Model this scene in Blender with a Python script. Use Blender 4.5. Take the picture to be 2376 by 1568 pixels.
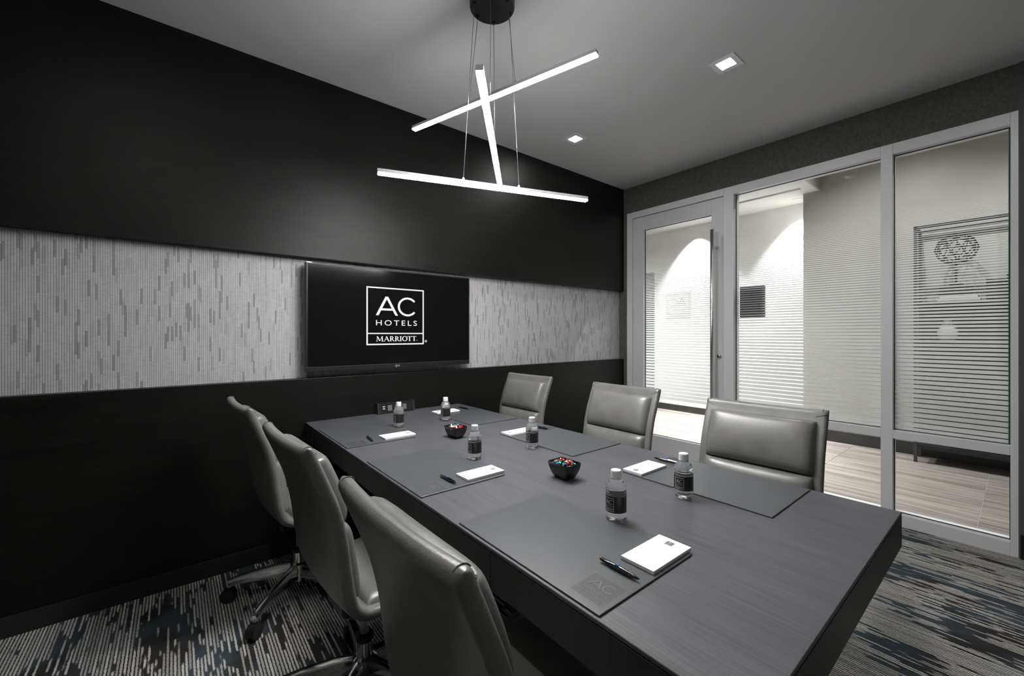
import bpy, bmesh, math, random
from mathutils import Vector, Matrix
random.seed(7)
scene = bpy.context.scene
for o in list(bpy.data.objects): bpy.data.objects.remove(o)
COL = scene.collection

# ------------------------------------------------------------------ camera, world, exposure
W, H, FPX, CXP, HZ = 2376, 1568, 962.0, 1188.0, 775.0
YAW = math.atan(1184 / FPX)                       # optical axis measured from +X
cam = bpy.data.cameras.new('camera'); camo = bpy.data.objects.new('camera', cam); COL.objects.link(camo)
camo.location = (0, 0, 1.25)
camo.rotation_euler = (math.pi/2, 0, YAW - math.pi/2)
cam.sensor_width = 36; cam.lens = 36 * FPX / W; cam.shift_y = -(H/2 - HZ) / W
cam.clip_start = 0.02
scene.camera = camo
world = bpy.data.worlds.new('world'); scene.world = world; world.use_nodes = True
world.node_tree.nodes['Background'].inputs[0].default_value = (.9, .95, 1, 1)
world.node_tree.nodes['Background'].inputs[1].default_value = 0.0
vs = scene.view_settings
vs.view_transform = 'Standard'; vs.look = 'None'; vs.gamma = 1; vs.exposure = 0.0
vs.use_curve_mapping = False

BAR_E = 185.0        # pendant diffusers
DOWN_E = 300.0       # square recessed lights
CORR_W = 230.0       # corridor spots

# ------------------------------------------------------------------ dimensions
XR = 3.66           # glass wall plane
YP = 2.64           # front of the dark wall panels
YW = 2.70           # wallpaper plane
ZC = 2.765          # ceiling
XL, YN = -1.7, -1.5 # walls out of view
TZ = 0.735          # table top
TX0, TX1, TY0, TY1 = 0.59, 1.634, 0.22, 2.637

# ------------------------------------------------------------------ materials
def newmat(name):
    m = bpy.data.materials.new(name); m.use_nodes = True
    nt = m.node_tree; return m, nt, nt.nodes['Principled BSDF']
def N(nt, t, **kw):
    n = nt.nodes.new(t)
    for k, v in kw.items():
        if k.startswith('i_'):
            key = k[2:]; key = int(key) if key.isdigit() else key
            n.inputs[key].default_value = v
        else: setattr(n, k, v)
    return n
def L(nt, a, b): nt.links.new(a, b)
def math_n(nt, op, a, b=None, c=None):
    n = nt.nodes.new('ShaderNodeMath'); n.operation = op
    for i, v in enumerate((a, b, c)):
        if v is None: continue
        if isinstance(v, (int, float)): n.inputs[i].default_value = v
        else: L(nt, v, n.inputs[i])
    return n.outputs[0]
def simple(name, col, rough=.5, metal=0., spec=.5, noise=0., nscale=20., bump=0., bscale=80., emit=None):
    m, nt, p = newmat(name)
    p.inputs['Base Color'].default_value = (*col, 1); p.inputs['Roughness'].default_value = rough
    p.inputs['Metallic'].default_value = metal; p.inputs['Specular IOR Level'].default_value = spec
    tc = N(nt, 'ShaderNodeTexCoord')
    if noise:
        nz = N(nt, 'ShaderNodeTexNoise', i_Scale=nscale, i_Detail=4.); L(nt, tc.outputs['Object'], nz.inputs['Vector'])
        r = N(nt, 'ShaderNodeValToRGB')
        r.color_ramp.elements[0].position = .3; r.color_ramp.elements[1].position = .7
        r.color_ramp.elements[0].color = (*[c*(1-noise) for c in col], 1)
        r.color_ramp.elements[1].color = (*[min(1, c*(1+noise)) for c in col], 1)
        L(nt, nz.outputs['Fac'], r.inputs[0]); L(nt, r.outputs[0], p.inputs['Base Color'])
    if bump:
        nz = N(nt, 'ShaderNodeTexNoise', i_Scale=bscale, i_Detail=3.); L(nt, tc.outputs['Object'], nz.inputs['Vector'])
        b = N(nt, 'ShaderNodeBump', i_Strength=bump, i_Distance=.002); L(nt, nz.outputs['Fac'], b.inputs['Height']); L(nt, b.outputs[0], p.inputs['Normal'])
    if emit:
        p.inputs['Emission Color'].default_value = (*emit[0], 1); p.inputs['Emission Strength'].default_value = emit[1]
    return m
def wood(name, c0, c1, axis, rough, bump=.25, spec=.5, fine=220., stretch=6.):
    """dark stained veneer, grain along the given world axis"""
    m, nt, p = newmat(name)
    g = N(nt, 'ShaderNodeNewGeometry'); mp = N(nt, 'ShaderNodeMapping')
    s = [fine]*3; s[axis] = stretch; mp.inputs['Scale'].default_value = s
    L(nt, g.outputs['Position'], mp.inputs['Vector'])
    nz = N(nt, 'ShaderNodeTexNoise', i_Scale=1., i_Detail=5., i_Roughness=.65); L(nt, mp.outputs[0], nz.inputs['Vector'])
    s2 = [14.]*3; s2[axis] = 1.2
    mp2 = N(nt, 'ShaderNodeMapping'); mp2.inputs['Scale'].default_value = s2; L(nt, g.outputs['Position'], mp2.inputs['Vector'])
    nz2 = N(nt, 'ShaderNodeTexNoise', i_Scale=1., i_Detail=3., i_Distortion=1.2); L(nt, mp2.outputs[0], nz2.inputs['Vector'])
    mix = math_n(nt, 'ADD', math_n(nt, 'MULTIPLY', nz.outputs['Fac'], .7), math_n(nt, 'MULTIPLY', nz2.outputs['Fac'], .3))
    r = N(nt, 'ShaderNodeValToRGB'); r.color_ramp.elements[0].position = .36; r.color_ramp.elements[1].position = .64
    r.color_ramp.elements[0].color = (*c0, 1); r.color_ramp.elements[1].color = (*c1, 1)
    L(nt, mix, r.inputs[0]); L(nt, r.outputs[0], p.inputs['Base Color'])
    b = N(nt, 'ShaderNodeBump', i_Strength=bump, i_Distance=.0015); L(nt, nz.outputs['Fac'], b.inputs['Height']); L(nt, b.outputs[0], p.inputs['Normal'])
    p.inputs['Roughness'].default_value = rough; p.inputs['Specular IOR Level'].default_value = spec
    return m

M = {}
M['ceiling'] = simple('ceiling_paint', (.56, .56, .565), .9, spec=.1, bump=.05, bscale=200)
M['panel'] = wood('black_oak_panel', (.0022, .0026, .0020), (.0085, .0090, .0075), 0, .42, bump=.5, spec=.25)
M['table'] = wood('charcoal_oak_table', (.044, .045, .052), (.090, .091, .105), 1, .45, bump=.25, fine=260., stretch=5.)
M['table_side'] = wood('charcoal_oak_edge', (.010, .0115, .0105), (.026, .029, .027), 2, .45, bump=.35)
M['black'] = simple('black_plastic', (.008, .008, .008), .4)
M['blackmat'] = simple('black_matte', (.012, .012, .012), .7)
M['screen'] = simple('screen_glass', (.004, .0045, .004), .12, spec=.35)
M['screen_print'] = simple('screen_white', (0, 0, 0), .4, emit=((1, 1, 1), 1.0))
M['grey_metal'] = simple('painted_aluminium', (.68, .68, .70), .42, metal=.05, bump=.03, bscale=400)
M['grey_door'] = simple('painted_aluminium_door', (.62, .62, .635), .42, metal=.05, bump=.03, bscale=400)
M['gasket'] = simple('rubber_gasket', (.012, .012, .012), .6)
M['chrome'] = simple('polished_aluminium', (.62, .62, .62), .12, metal=1.)
M['steel'] = simple('brushed_steel', (.72, .71, .69), .32, metal=1.)
M['leather'] = simple('grey_leather', (.155, .153, .144), .32, spec=.65, noise=.14, nscale=14., bump=.22, bscale=260.)
M['seam'] = simple('stitched_seam', (.055, .054, .05), .6)
M['blotter'] = simple('charcoal_leather_mat', (.060, .066, .073), .38, spec=.5, bump=.12, bscale=700.)
M['blotter_emboss'] = simple('embossed_leather', (.040, .041, .046), .55, bump=.1, bscale=700.)
M['relief'] = simple('leather_relief', (.105, .106, .114), .45)
M['paper'] = simple('white_paper', (.80, .80, .80), .8, spec=.2)
M['ink'] = simple('grey_ink', (.10, .10, .105), .8)
M['pen_black'] = simple('pen_black', (.006, .006, .007), .12, spec=.7)
M['pen_blue'] = simple('pen_blue_clip', (.06, .22, .62), .25)
M['bowl'] = simple('black_ceramic', (.009, .0095, .0095), .16, spec=.6)
M['cap'] = simple('white_cap', (.78, .78, .78), .4)
M['label'] = simple('black_label', (.014, .015, .012), .32)
M['label_print'] = simple('label_print', (.55, .55, .53), .5)
M['white_plastic'] = simple('white_plastic', (.6, .6, .58), .4)
M['outlet'] = simple('grey_outlet', (.17, .16, .17), .5)
M['alu_dark'] = simple('pendant_aluminium', (.42, .42, .42), .4, metal=.25)
M['cable'] = simple('steel_cable', (.30, .30, .30), .4, metal=.8)
M['canopy'] = simple('black_canopy', (.010, .011, .010), .35)
M['diffuser'] = simple('pendant_diffuser', (.9, .9, .9), .5, emit=((1, .985, .97), BAR_E))
M['downlens'] = simple('downlight_lens', (.9, .9, .9), .5, emit=((1, .98, .95), DOWN_E))
M['downtrim'] = simple('downlight_trim', (.72, .72, .72), .5)
M['plaster_white'] = simple('corridor_white', (.80, .80, .79), .9, spec=.1, noise=.05, nscale=3)
M['plaster_beige'] = simple('corridor_beige', (.44, .415, .385), .85, spec=.2, noise=.04, nscale=2)
M['corridor_ceiling'] = simple('corridor_ceiling', (.72, .72, .71), .9, spec=.1)
M['dark_base'] = simple('dark_stone_base', (.035, .033, .031), .35, noise=.3, nscale=8)
M['red_led'] = simple('red_led', (.3, 0, 0), .4, emit=((1, .05, .03), 6))
M['shelf_metal'] = simple('shelf_metal', (.045, .045, .048), .45)
M['vase'] = simple('white_ceramic', (.62, .62, .58), .25)
M['book'] = simple('dark_book', (.013, .014, .013), .6)
M['roomwall'] = simple('room_wall_paint', (.10, .10, .10), .9, spec=.2)

def mat_bottle():
    m, nt, p = newmat('clear_water_bottle')
    p.inputs['Base Color'].default_value = (.96, .98, 1, 1); p.inputs['Roughness'].default_value = .02
    p.inputs['Transmission Weight'].default_value = .9; p.inputs['IOR'].default_value = 1.36
    return m
M['bottle'] = mat_bottle()
def mat_glass():
    m, nt, p = newmat('clear_pane'); out = nt.nodes['Material Output']; nt.nodes.remove(p)
    t = N(nt, 'ShaderNodeBsdfTransparent', i_Color=(.955, .965, .96, 1)); g = N(nt, 'ShaderNodeBsdfGlossy', i_Roughness=.01)
    lw = N(nt, 'ShaderNodeFresnel', i_IOR=1.05); mx = N(nt, 'ShaderNodeMixShader')
    L(nt, lw.outputs[0], mx.inputs[0]); L(nt, t.outputs[0], mx.inputs[1]); L(nt, g.outputs[0], mx.inputs[2]); L(nt, mx.outputs[0], out.inputs[0])
    return m
M['glass'] = mat_glass()
def mat_film():
    """frosted film cut in 2 cm bands that widen towards the bottom"""
    m, nt, p = newmat('frosted_stripe_film'); out = nt.nodes['Material Output']; nt.nodes.remove(p)
    g = N(nt, 'ShaderNodeNewGeometry'); sp = N(nt, 'ShaderNodeSeparateXYZ'); L(nt, g.outputs['Position'], sp.inputs[0])
    pitch = math_n(nt, 'ADD', .0151 + .0168*1.75, math_n(nt, 'MULTIPLY', sp.outputs[2], -.0168))
    fr = math_n(nt, 'FRACT', math_n(nt, 'DIVIDE', math_n(nt, 'LOGARITHM', pitch, math.e), .0168))
    gapw = math_n(nt, 'ADD', .0054 - .65*.0028, math_n(nt, 'MULTIPLY', sp.outputs[2], .0028))
    mask = math_n(nt, 'GREATER_THAN', fr, math_n(nt, 'DIVIDE', gapw, pitch))
    above = math_n(nt, 'LESS_THAN', sp.outputs[2], 2.16)
    mask = math_n(nt, 'MULTIPLY', math_n(nt, 'MULTIPLY', mask, above), .93)
    d = N(nt, 'ShaderNodeBsdfDiffuse', i_Color=(.76, .78, .765, 1)); tl = N(nt, 'ShaderNodeBsdfTranslucent', i_Color=(.82, .84, .825, 1))
    m1 = N(nt, 'ShaderNodeMixShader', i_0=.62); L(nt, d.outputs[0], m1.inputs[1]); L(nt, tl.outputs[0], m1.inputs[2])
    t = N(nt, 'ShaderNodeBsdfTransparent'); m2 = N(nt, 'ShaderNodeMixShader')
    L(nt, mask, m2.inputs[0]); L(nt, t.outputs[0], m2.inputs[1]); L(nt, m1.outputs[0], m2.inputs[2]); L(nt, m2.outputs[0], out.inputs[0])
    return m
M['film'] = mat_film()
def mat_decal(v=.97):
    m, nt, p = newmat('frosted_decal'); out = nt.nodes['Material Output']; nt.nodes.remove(p)
    d = N(nt, 'ShaderNodeBsdfDiffuse', i_Color=(v, v, v, 1)); tl = N(nt, 'ShaderNodeBsdfTranslucent', i_Color=(v, v, v, 1))
    m1 = N(nt, 'ShaderNodeMixShader', i_0=.8); L(nt, d.outputs[0], m1.inputs[1]); L(nt, tl.outputs[0], m1.inputs[2]); L(nt, m1.outputs[0], out.inputs[0])
    return m
M['decal'] = mat_decal(); M['decal_text'] = mat_decal(.86)
def mat_wallpaper():
    """narrow upright strips with short darker lengths and a fine cross weave"""
    m, nt, p = newmat('strip_wallpaper')
    g = N(nt, 'ShaderNodeNewGeometry'); sp = N(nt, 'ShaderNodeSeparateXYZ'); L(nt, g.outputs['Position'], sp.inputs[0])
    xs = math_n(nt, 'DIVIDE', sp.outputs[0], .0082); col = math_n(nt, 'FLOOR', xs); fx = math_n(nt, 'FRACT', xs)
    w1 = N(nt, 'ShaderNodeTexWhiteNoise', noise_dimensions='1D'); L(nt, col, w1.inputs['W'])
    zz = math_n(nt, 'ADD', math_n(nt, 'DIVIDE', sp.outputs[2], .075), math_n(nt, 'MULTIPLY', w1.outputs['Value'], 37.))
    w2 = N(nt, 'ShaderNodeTexWhiteNoise', noise_dimensions='2D'); cb = N(nt, 'ShaderNodeCombineXYZ')
    L(nt, col, cb.inputs[0]); L(nt, math_n(nt, 'FLOOR', zz), cb.inputs[1]); L(nt, cb.outputs[0], w2.inputs['Vector'])
    r = N(nt, 'ShaderNodeValToRGB'); e = r.color_ramp.elements
    e[0].position = 0; e[0].color = (.27, .27, .275, 1); e[1].position = 1; e[1].color = (.52, .517, .52, 1)
    a = e.new(.09); a.color = (.31, .31, .315, 1); b = e.new(.13); b.color = (.45, .448, .45, 1)
    L(nt, w2.outputs['Value'], r.inputs[0])
    mp = N(nt, 'ShaderNodeMapping'); mp.inputs['Scale'].default_value = (50, 1, 480); L(nt, g.outputs['Position'], mp.inputs[0])
    nz = N(nt, 'ShaderNodeTexNoise', i_Scale=1., i_Detail=2.); L(nt, mp.outputs[0], nz.inputs['Vector'])
    gap = math_n(nt, 'LESS_THAN', fx, .20)
    fac = math_n(nt, 'MULTIPLY', math_n(nt, 'SUBTRACT', 1., math_n(nt, 'MULTIPLY', gap, .62)), math_n(nt, 'ADD', .68, math_n(nt, 'MULTIPLY', nz.outputs['Fac'], .6)))
    mx = N(nt, 'ShaderNodeMix', data_type='RGBA', blend_type='MULTIPLY'); mx.inputs[0].default_value = 1
    L(nt, r.outputs[0], mx.inputs[6]); L(nt, fac, mx.inputs[7]); L(nt, mx.outputs[2], p.inputs['Base Color'])
    b = N(nt, 'ShaderNodeBump', i_Strength=.4, i_Distance=.001); L(nt, fac, b.inputs['Height']); L(nt, b.outputs[0], p.inputs['Normal'])
    p.inputs['Roughness'].default_value = .7
    return m
M['wallpaper'] = mat_wallpaper()
def mat_fabricwall():
    m, nt, p = newmat('olive_grey_wallcovering')
    g = N(nt, 'ShaderNodeNewGeometry'); mp = N(nt, 'ShaderNodeMapping'); mp.inputs['Scale'].default_value = (90, 90, 60); L(nt, g.outputs['Position'], mp.inputs[0])
    nz = N(nt, 'ShaderNodeTexNoise', i_Scale=1., i_Detail=4.); L(nt, mp.outputs[0], nz.inputs['Vector'])
    r = N(nt, 'ShaderNodeValToRGB'); r.color_ramp.elements[0].position = .3; r.color_ramp.elements[1].position = .75
    r.color_ramp.elements[0].color = (.060, .060, .052, 1); r.color_ramp.elements[1].color = (.112, .112, .100, 1)
    L(nt, nz.outputs['Fac'], r.inputs[0]); L(nt, r.outputs[0], p.inputs['Base Color']); p.inputs['Roughness'].default_value = .8
    b = N(nt, 'ShaderNodeBump', i_Strength=.3, i_Distance=.002); L(nt, nz.outputs['Fac'], b.inputs['Height']); L(nt, b.outputs[0], p.inputs['Normal'])
    return m
M['fabricwall'] = mat_fabricwall()
def mat_carpet():
    """loop carpet: beige yarn lines along Y over navy / charcoal ground, in ragged cloudy drifts"""
    m, nt, p = newmat('streaked_carpet')
    g = N(nt, 'ShaderNodeNewGeometry'); sp = N(nt, 'ShaderNodeSeparateXYZ'); L(nt, g.outputs['Position'], sp.inputs[0])
    # wobble of each yarn
    mpw = N(nt, 'ShaderNodeMapping'); mpw.inputs['Scale'].default_value = (90, 130, 1); L(nt, g.outputs['Position'], mpw.inputs[0])
    wz = N(nt, 'ShaderNodeTexNoise', i_Scale=1., i_Detail=1.); L(nt, mpw.outputs[0], wz.inputs['Vector'])
    xs = math_n(nt, 'ADD', math_n(nt, 'DIVIDE', sp.outputs[0], .0112), math_n(nt, 'MULTIPLY', wz.outputs['Fac'], .55))
    col = math_n(nt, 'FLOOR', xs); fx = math_n(nt, 'FRACT', xs)
    w1 = N(nt, 'ShaderNodeTexWhiteNoise', noise_dimensions='1D'); L(nt, col, w1.inputs['W'])
    # large drifts, elongated along Y, shifted per yarn for ragged ends
    cb = N(nt, 'ShaderNodeCombineXYZ'); L(nt, math_n(nt, 'MULTIPLY', sp.outputs[0], 5.2), cb.inputs[0])
    L(nt, math_n(nt, 'ADD', math_n(nt, 'MULTIPLY', sp.outputs[1], 2.3), math_n(nt, 'MULTIPLY', w1.outputs['Value'], .55)), cb.inputs[1])
    big = N(nt, 'ShaderNodeTexNoise', i_Scale=1., i_Detail=3., i_Roughness=.6); L(nt, cb.outputs[0], big.inputs['Vector'])
    cb2 = N(nt, 'ShaderNodeCombineXYZ'); L(nt, math_n(nt, 'MULTIPLY', col, 7.31), cb2.inputs[0]); L(nt, math_n(nt, 'MULTIPLY', sp.outputs[1], 5.), cb2.inputs[1])
    yarn = N(nt, 'ShaderNodeTexNoise', i_Scale=1., i_Detail=1.); L(nt, cb2.outputs[0], yarn.inputs['Vector'])
    v = math_n(nt, 'ADD', big.outputs['Fac'], math_n(nt, 'MULTIPLY', math_n(nt, 'SUBTRACT', yarn.outputs['Fac'], .5), .42))
    on = N(nt, 'ShaderNodeMapRange'); on.inputs[1].default_value = .455; on.inputs[2].default_value = .48; L(nt, v, on.inputs[0])
    line = math_n(nt, 'LESS_THAN', fx, .60)
    light = math_n(nt, 'MULTIPLY', on.outputs[0], line)
    # ground colour
    gn = N(nt, 'ShaderNodeTexNoise', i_Scale=4., i_Detail=2.); L(nt, g.outputs['Position'], gn.inputs['Vector'])
    gr = N(nt, 'ShaderNodeValToRGB'); gr.color_ramp.elements[0].position = .42; gr.color_ramp.elements[1].position = .58
    gr.color_ramp.elements[0].color = (.030, .028, .028, 1); gr.color_ramp.elements[1].color = (.046, .066, .080, 1); L(nt, gn.outputs['Fac'], gr.inputs[0])
    lr = N(nt, 'ShaderNodeValToRGB'); lr.color_ramp.elements[0].color = (.33, .315, .285, 1); lr.color_ramp.elements[1].color = (.62, .595, .545, 1); L(nt, w1.outputs['Value'], lr.inputs[0])
    mx = N(nt, 'ShaderNodeMix', data_type='RGBA'); L(nt, light, mx.inputs[0]); L(nt, gr.outputs[0], mx.inputs[6]); L(nt, lr.outputs[0], mx.inputs[7])
    fine = N(nt, 'ShaderNodeTexNoise', i_Scale=420., i_Detail=1.); L(nt, g.outputs['Position'], fine.inputs['Vector'])
    mx2 = N(nt, 'ShaderNodeMix', data_type='RGBA', blend_type='MULTIPLY'); mx2.inputs[0].default_value = 1
    L(nt, mx.outputs[2], mx2.inputs[6]); L(nt, math_n(nt, 'ADD', .45, fine.outputs['Fac']), mx2.inputs[7]); L(nt, mx2.outputs[2], p.inputs['Base Color'])
    p.inputs['Roughness'].default_value = .95; p.inputs['Specular IOR Level'].default_value = .1
    b = N(nt, 'ShaderNodeBump', i_Strength=.6, i_Distance=.003); L(nt, math_n(nt, 'ADD', light, fine.outputs['Fac']), b.inputs['Height']); L(nt, b.outputs[0], p.inputs['Normal'])
    return m
M['carpet'] = mat_carpet()
def mat_tile():
    """wood-look porcelain, soft streaks along Y"""
    m, nt, p = newmat('wood_look_tile')
    g = N(nt, 'ShaderNodeNewGeometry'); oi = N(nt, 'ShaderNodeObjectInfo')
    ad = N(nt, 'ShaderNodeVectorMath', operation='ADD'); L(nt, g.outputs['Position'], ad.inputs[0])
    cb = N(nt, 'ShaderNodeCombineXYZ'); L(nt, math_n(nt, 'MULTIPLY', oi.outputs['Random'], 9.), cb.inputs[1]); L(nt, cb.outputs[0], ad.inputs[1])
    mp = N(nt, 'ShaderNodeMapping'); mp.inputs['Scale'].default_value = (17, 1.1, 1); L(nt, ad.outputs[0], mp.inputs[0])
    nz = N(nt, 'ShaderNodeTexNoise', i_Scale=1., i_Detail=4., i_Distortion=.4); L(nt, mp.outputs[0], nz.inputs['Vector'])
    r = N(nt, 'ShaderNodeValToRGB'); e = r.color_ramp.elements; e[0].position = .30; e[1].position = .72
    e[0].color = (.17, .14, .118, 1); e[1].color = (.40, .355, .32, 1); a = e.new(.5); a.color = (.28, .255, .23, 1)
    L(nt, nz.outputs['Fac'], r.inputs[0]); L(nt, r.outputs[0], p.inputs['Base Color']); p.inputs['Roughness'].default_value = .38
    return m
M['tile'] = mat_tile()
M['grout'] = simple('pale_grout', (.50, .47, .43), .9)

# ------------------------------------------------------------------ mesh helpers
def bm_box(bm, x0, x1, y0, y1, z0, z1):
    v = [bm.verts.new((x, y, z)) for x in (x0, x1) for y in (y0, y1) for z in (z0, z1)]
    fs = []
    for idx in ((0,1,3,2), (4,6,7,5), (0,4,5,1), (2,3,7,6), (0,2,6,4), (1,5,7,3)):
        fs.append(bm.faces.new([v[i] for i in idx]))
    return v, fs
def link(name, mesh, mat, parent=None, smooth=False):
    o = bpy.data.objects.new(name, mesh); COL.objects.link(o)
    if mat is not None: mesh.materials.append(M[mat] if isinstance(mat, str) else mat)
    if smooth:
        for p in mesh.polygons: p.use_smooth = True
    if parent is not None: o.parent = parent
    return o
def fin(bm, name, mat, parent=None, smooth=False, loc=None):
    bmesh.ops.recalc_face_normals(bm, faces=bm.faces)
    me = bpy.data.meshes.new(name); bm.to_mesh(me); bm.free()
    o = link(name, me, mat, parent, smooth)
    if loc: o.location = loc
    return o
def box(name, mat, x0, x1, y0, y1, z0, z1, parent=None, bevel=0., seg=2):
    bm = bmesh.new(); bm_box(bm, x0, x1, y0, y1, z0, z1)
    if bevel: bmesh.ops.bevel(bm, geom=bm.edges[:], offset=bevel, segments=seg, affect='EDGES', profile=.5)
    return fin(bm, name, mat, parent)
def bm_tube(bm, pts, rad, n=12, cap=True):
    """tube through points; rad scalar or list"""
    pts = [Vector(p) for p in pts]; rings = []
    for i, p in enumerate(pts):
        d = (pts[min(i+1, len(pts)-1)] - pts[max(i-1, 0)]).normalized()
        up = Vector((0, 0, 1)) if abs(d.z) < .95 else Vector((1, 0, 0))
        a = d.cross(up).normalized(); b = d.cross(a)
        r = rad[i] if isinstance(rad, (list, tuple)) else rad
        rings.append([bm.verts.new(p + a*math.cos(2*math.pi*k/n)*r + b*math.sin(2*math.pi*k/n)*r) for k in range(n)])
    for r0, r1 in zip(rings, rings[1:]):
        for k in range(n): bm.faces.new((r0[k], r0[(k+1) % n], r1[(k+1) % n], r1[k]))
    if cap: bm.faces.new(rings[0]); bm.faces.new(rings[-1][::-1])
def tube(name, mat, pts, rad, parent=None, n=12, smooth=True):
    bm = bmesh.new(); bm_tube(bm, pts, rad, n); return fin(bm, name, mat, parent, smooth)
def bm_lathe(bm, prof, n=32, c=(0, 0)):
    rings = []
    for r, z in prof:
        rings.append([bm.verts.new((c[0]+r*math.cos(2*math.pi*k/n), c[1]+r*math.sin(2*math.pi*k/n), z)) for k in range(n)])
    for r0, r1 in zip(rings, rings[1:]):
        for k in range(n): bm.faces.new((r0[k], r0[(k+1) % n], r1[(k+1) % n], r1[k]))
    bm.faces.new(rings[0][::-1]); bm.faces.new(rings[-1])
def lathe(name, mat, prof, parent=None, n=32, smooth=True):
    bm = bmesh.new(); bm_lathe(bm, prof, n); return fin(bm, name, mat, parent, smooth)
def autosmooth(o, ang=40):
    me = o.data
    for p in me.polygons: p.use_smooth = True
    bm = bmesh.new(); bm.from_mesh(me)
    for e in bm.edges:
        if len(e.link_faces) == 2 and e.calc_face_angle(0) > math.radians(ang): e.smooth = False
    bm.to_mesh(me); bm.free(); return o
def empty(name, loc=(0, 0, 0), rz=0):
    o = bpy.data.objects.new(name, None); COL.objects.link(o); o.location = loc; o.rotation_euler = (0, 0, rz); o.empty_display_size = .05
    return o
def tag(o, label=None, cat=None, group=None, kind=None):
    if label: o['label'] = label
    if cat: o['category'] = cat
    if group: o['group'] = group
    if kind: o['kind'] = kind
    return o
def struct(o, label, cat): return tag(o, label, cat, kind='structure')
def dup(root, loc, rz, label, group=None):
    def cp(o, parent):
        c = o.copy(); COL.objects.link(c)
        if parent is not None: c.parent = parent
        for ch in list(o.children): cp(ch, c)
        return c
    r = cp(root, None); r.location = loc; r.rotation_euler = (0, 0, rz); r['label'] = label
    if group: r['group'] = group
    return r

# ------------------------------------------------------------------ lettering (2-D polygons in a unit square)
def text_tris(body, spacing=1.):
    cu = bpy.data.curves.new('t', 'FONT'); cu.body = body; cu.space_character = spacing; cu.resolution_u = 4
    o = bpy.data.objects.new('t', cu); COL.objects.link(o)
    dg = bpy.context.evaluated_depsgraph_get(); me = o.evaluated_get(dg).to_mesh()
    polys = [[(me.vertices[i].co.x, me.vertices[i].co.y) for i in p.vertices] for p in me.polygons]
    o.evaluated_get(dg).to_mesh_clear(); bpy.data.objects.remove(o); bpy.data.curves.remove(cu)
    return polys
def fit(polys, x0, x1, y0, y1):
    xs = [p[0] for q in polys for p in q]; ys = [p[1] for q in polys for p in q]
    a, b, c, d = min(xs), max(xs), min(ys), max(ys)
    return [[(x0+(x-a)/(b-a)*(x1-x0), y0+(y-c)/(d-c)*(y1-y0)) for x, y in q] for q in polys]
def st(p, q, w, w2=None):
    w2 = w if w2 is None else w2
    d = Vector((q[0]-p[0], q[1]-p[1])); d.normalize(); n = Vector((-d.y, d.x))
    return [(p[0]+n.x*w/2, p[1]+n.y*w/2), (p[0]-n.x*w/2, p[1]-n.y*w/2), (q[0]-n.x*w2/2, q[1]-n.y*w2/2), (q[0]+n.x*w2/2, q[1]+n.y*w2/2)]
def hv(p, q, w):       # slanted stroke cut level at both ends
    return [(p[0]-w/2, p[1]), (p[0]+w/2, p[1]), (q[0]+w/2, q[1]), (q[0]-w/2, q[1])]
def arc(cx, cy, rx, ry, a0, a1, w0, w1=None, n=28):
    """ring piece; w0 = thickness at the sides, w1 at top and bottom"""
    w1 = w0 if w1 is None else w1; out = []
    for i in range(n):
        q = []
        for a, s in ((i, 1), (i+1, 1), (i+1, -1), (i, -1)):
            t = math.radians(a0 + (a1-a0)*a/n); w = w1 + (w0-w1)*abs(math.cos(t))
            q.append((cx + (rx + s*w/2)*math.cos(t), cy + (ry + s*w/2)*math.sin(t)))
        out.append(q)
    return out
def serif_word():
    """MARRIOTT in roman capitals, cap height 1"""
    out = []; x = 0.; T, t, sf = .17, .065, .05
    def serif(cx, y, w=.34): out.append([(cx-w/2, y), (cx+w/2, y), (cx+w/2, y+sf), (cx-w/2, y+sf)])
    for ch in 'MARRIOTT':
        if ch == 'M':
            out += [hv((x+.12, 0), (x+.22, 1), t), hv((x+.60, .08), (x+.22, 1), T), hv((x+.60, .08), (x+1.0, 1), t), hv((x+1.07, 0), (x+1.0, 1), T)]
            serif(x+.12, 0, .28); serif(x+1.07, 0, .36); serif(x+.16, .95, .2); serif(x+1.05, .95, .22); adv = 1.30
        elif ch == 'A':
            out += [hv((x+.10, 0), (x+.46, 1), t), hv((x+.84, 0), (x+.46, 1), T), [(x+.24, .33), (x+.70, .33), (x+.70, .39), (x+.24, .39)]]
            serif(x+.10, 0, .26); serif(x+.84, 0, .34); adv = 1.0
        elif ch == 'R':
            out += [hv((x+.18, 0), (x+.18, 1), T)] + arc(x+.32, .73, .24, .24, -90, 90, .15, t, 14)
            out += [[(x+.18, .94), (x+.33, .94), (x+.33, 1), (x+.18, 1)], [(x+.18, .46), (x+.33, .46), (x+.33, .52), (x+.18, .52)], hv((x+.76, 0), (x+.38, .49), T)]
            serif(x+.18, 0); serif(x+.80, 0, .26); serif(x+.14, .95, .2); adv = .90
        elif ch == 'I':
            out += [hv((x+.16, 0), (x+.16, 1), T)]; serif(x+.16, 0); serif(x+.16, .95); adv = .42
        elif ch == 'O':
            out += arc(x+.48, .5, .40, .47, 0, 360, .17, .07, 36); adv = .97
        elif ch == 'T':
            out += [hv((x+.40, 0), (x+.40, 1), T), [(x, .94), (x+.80, .94), (x+.80, 1), (x, 1)], hv((x+.02, .80), (x+.0, 1), .05), hv((x+.78, .80), (x+.80, 1), .05)]
            serif(x+.40, 0); adv = .84
        x += adv
    return out
P_HOTELS = text_tris('HOTELS', 1.35); P_REG = text_tris('\u00ae'); P_MAR = serif_word()
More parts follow.
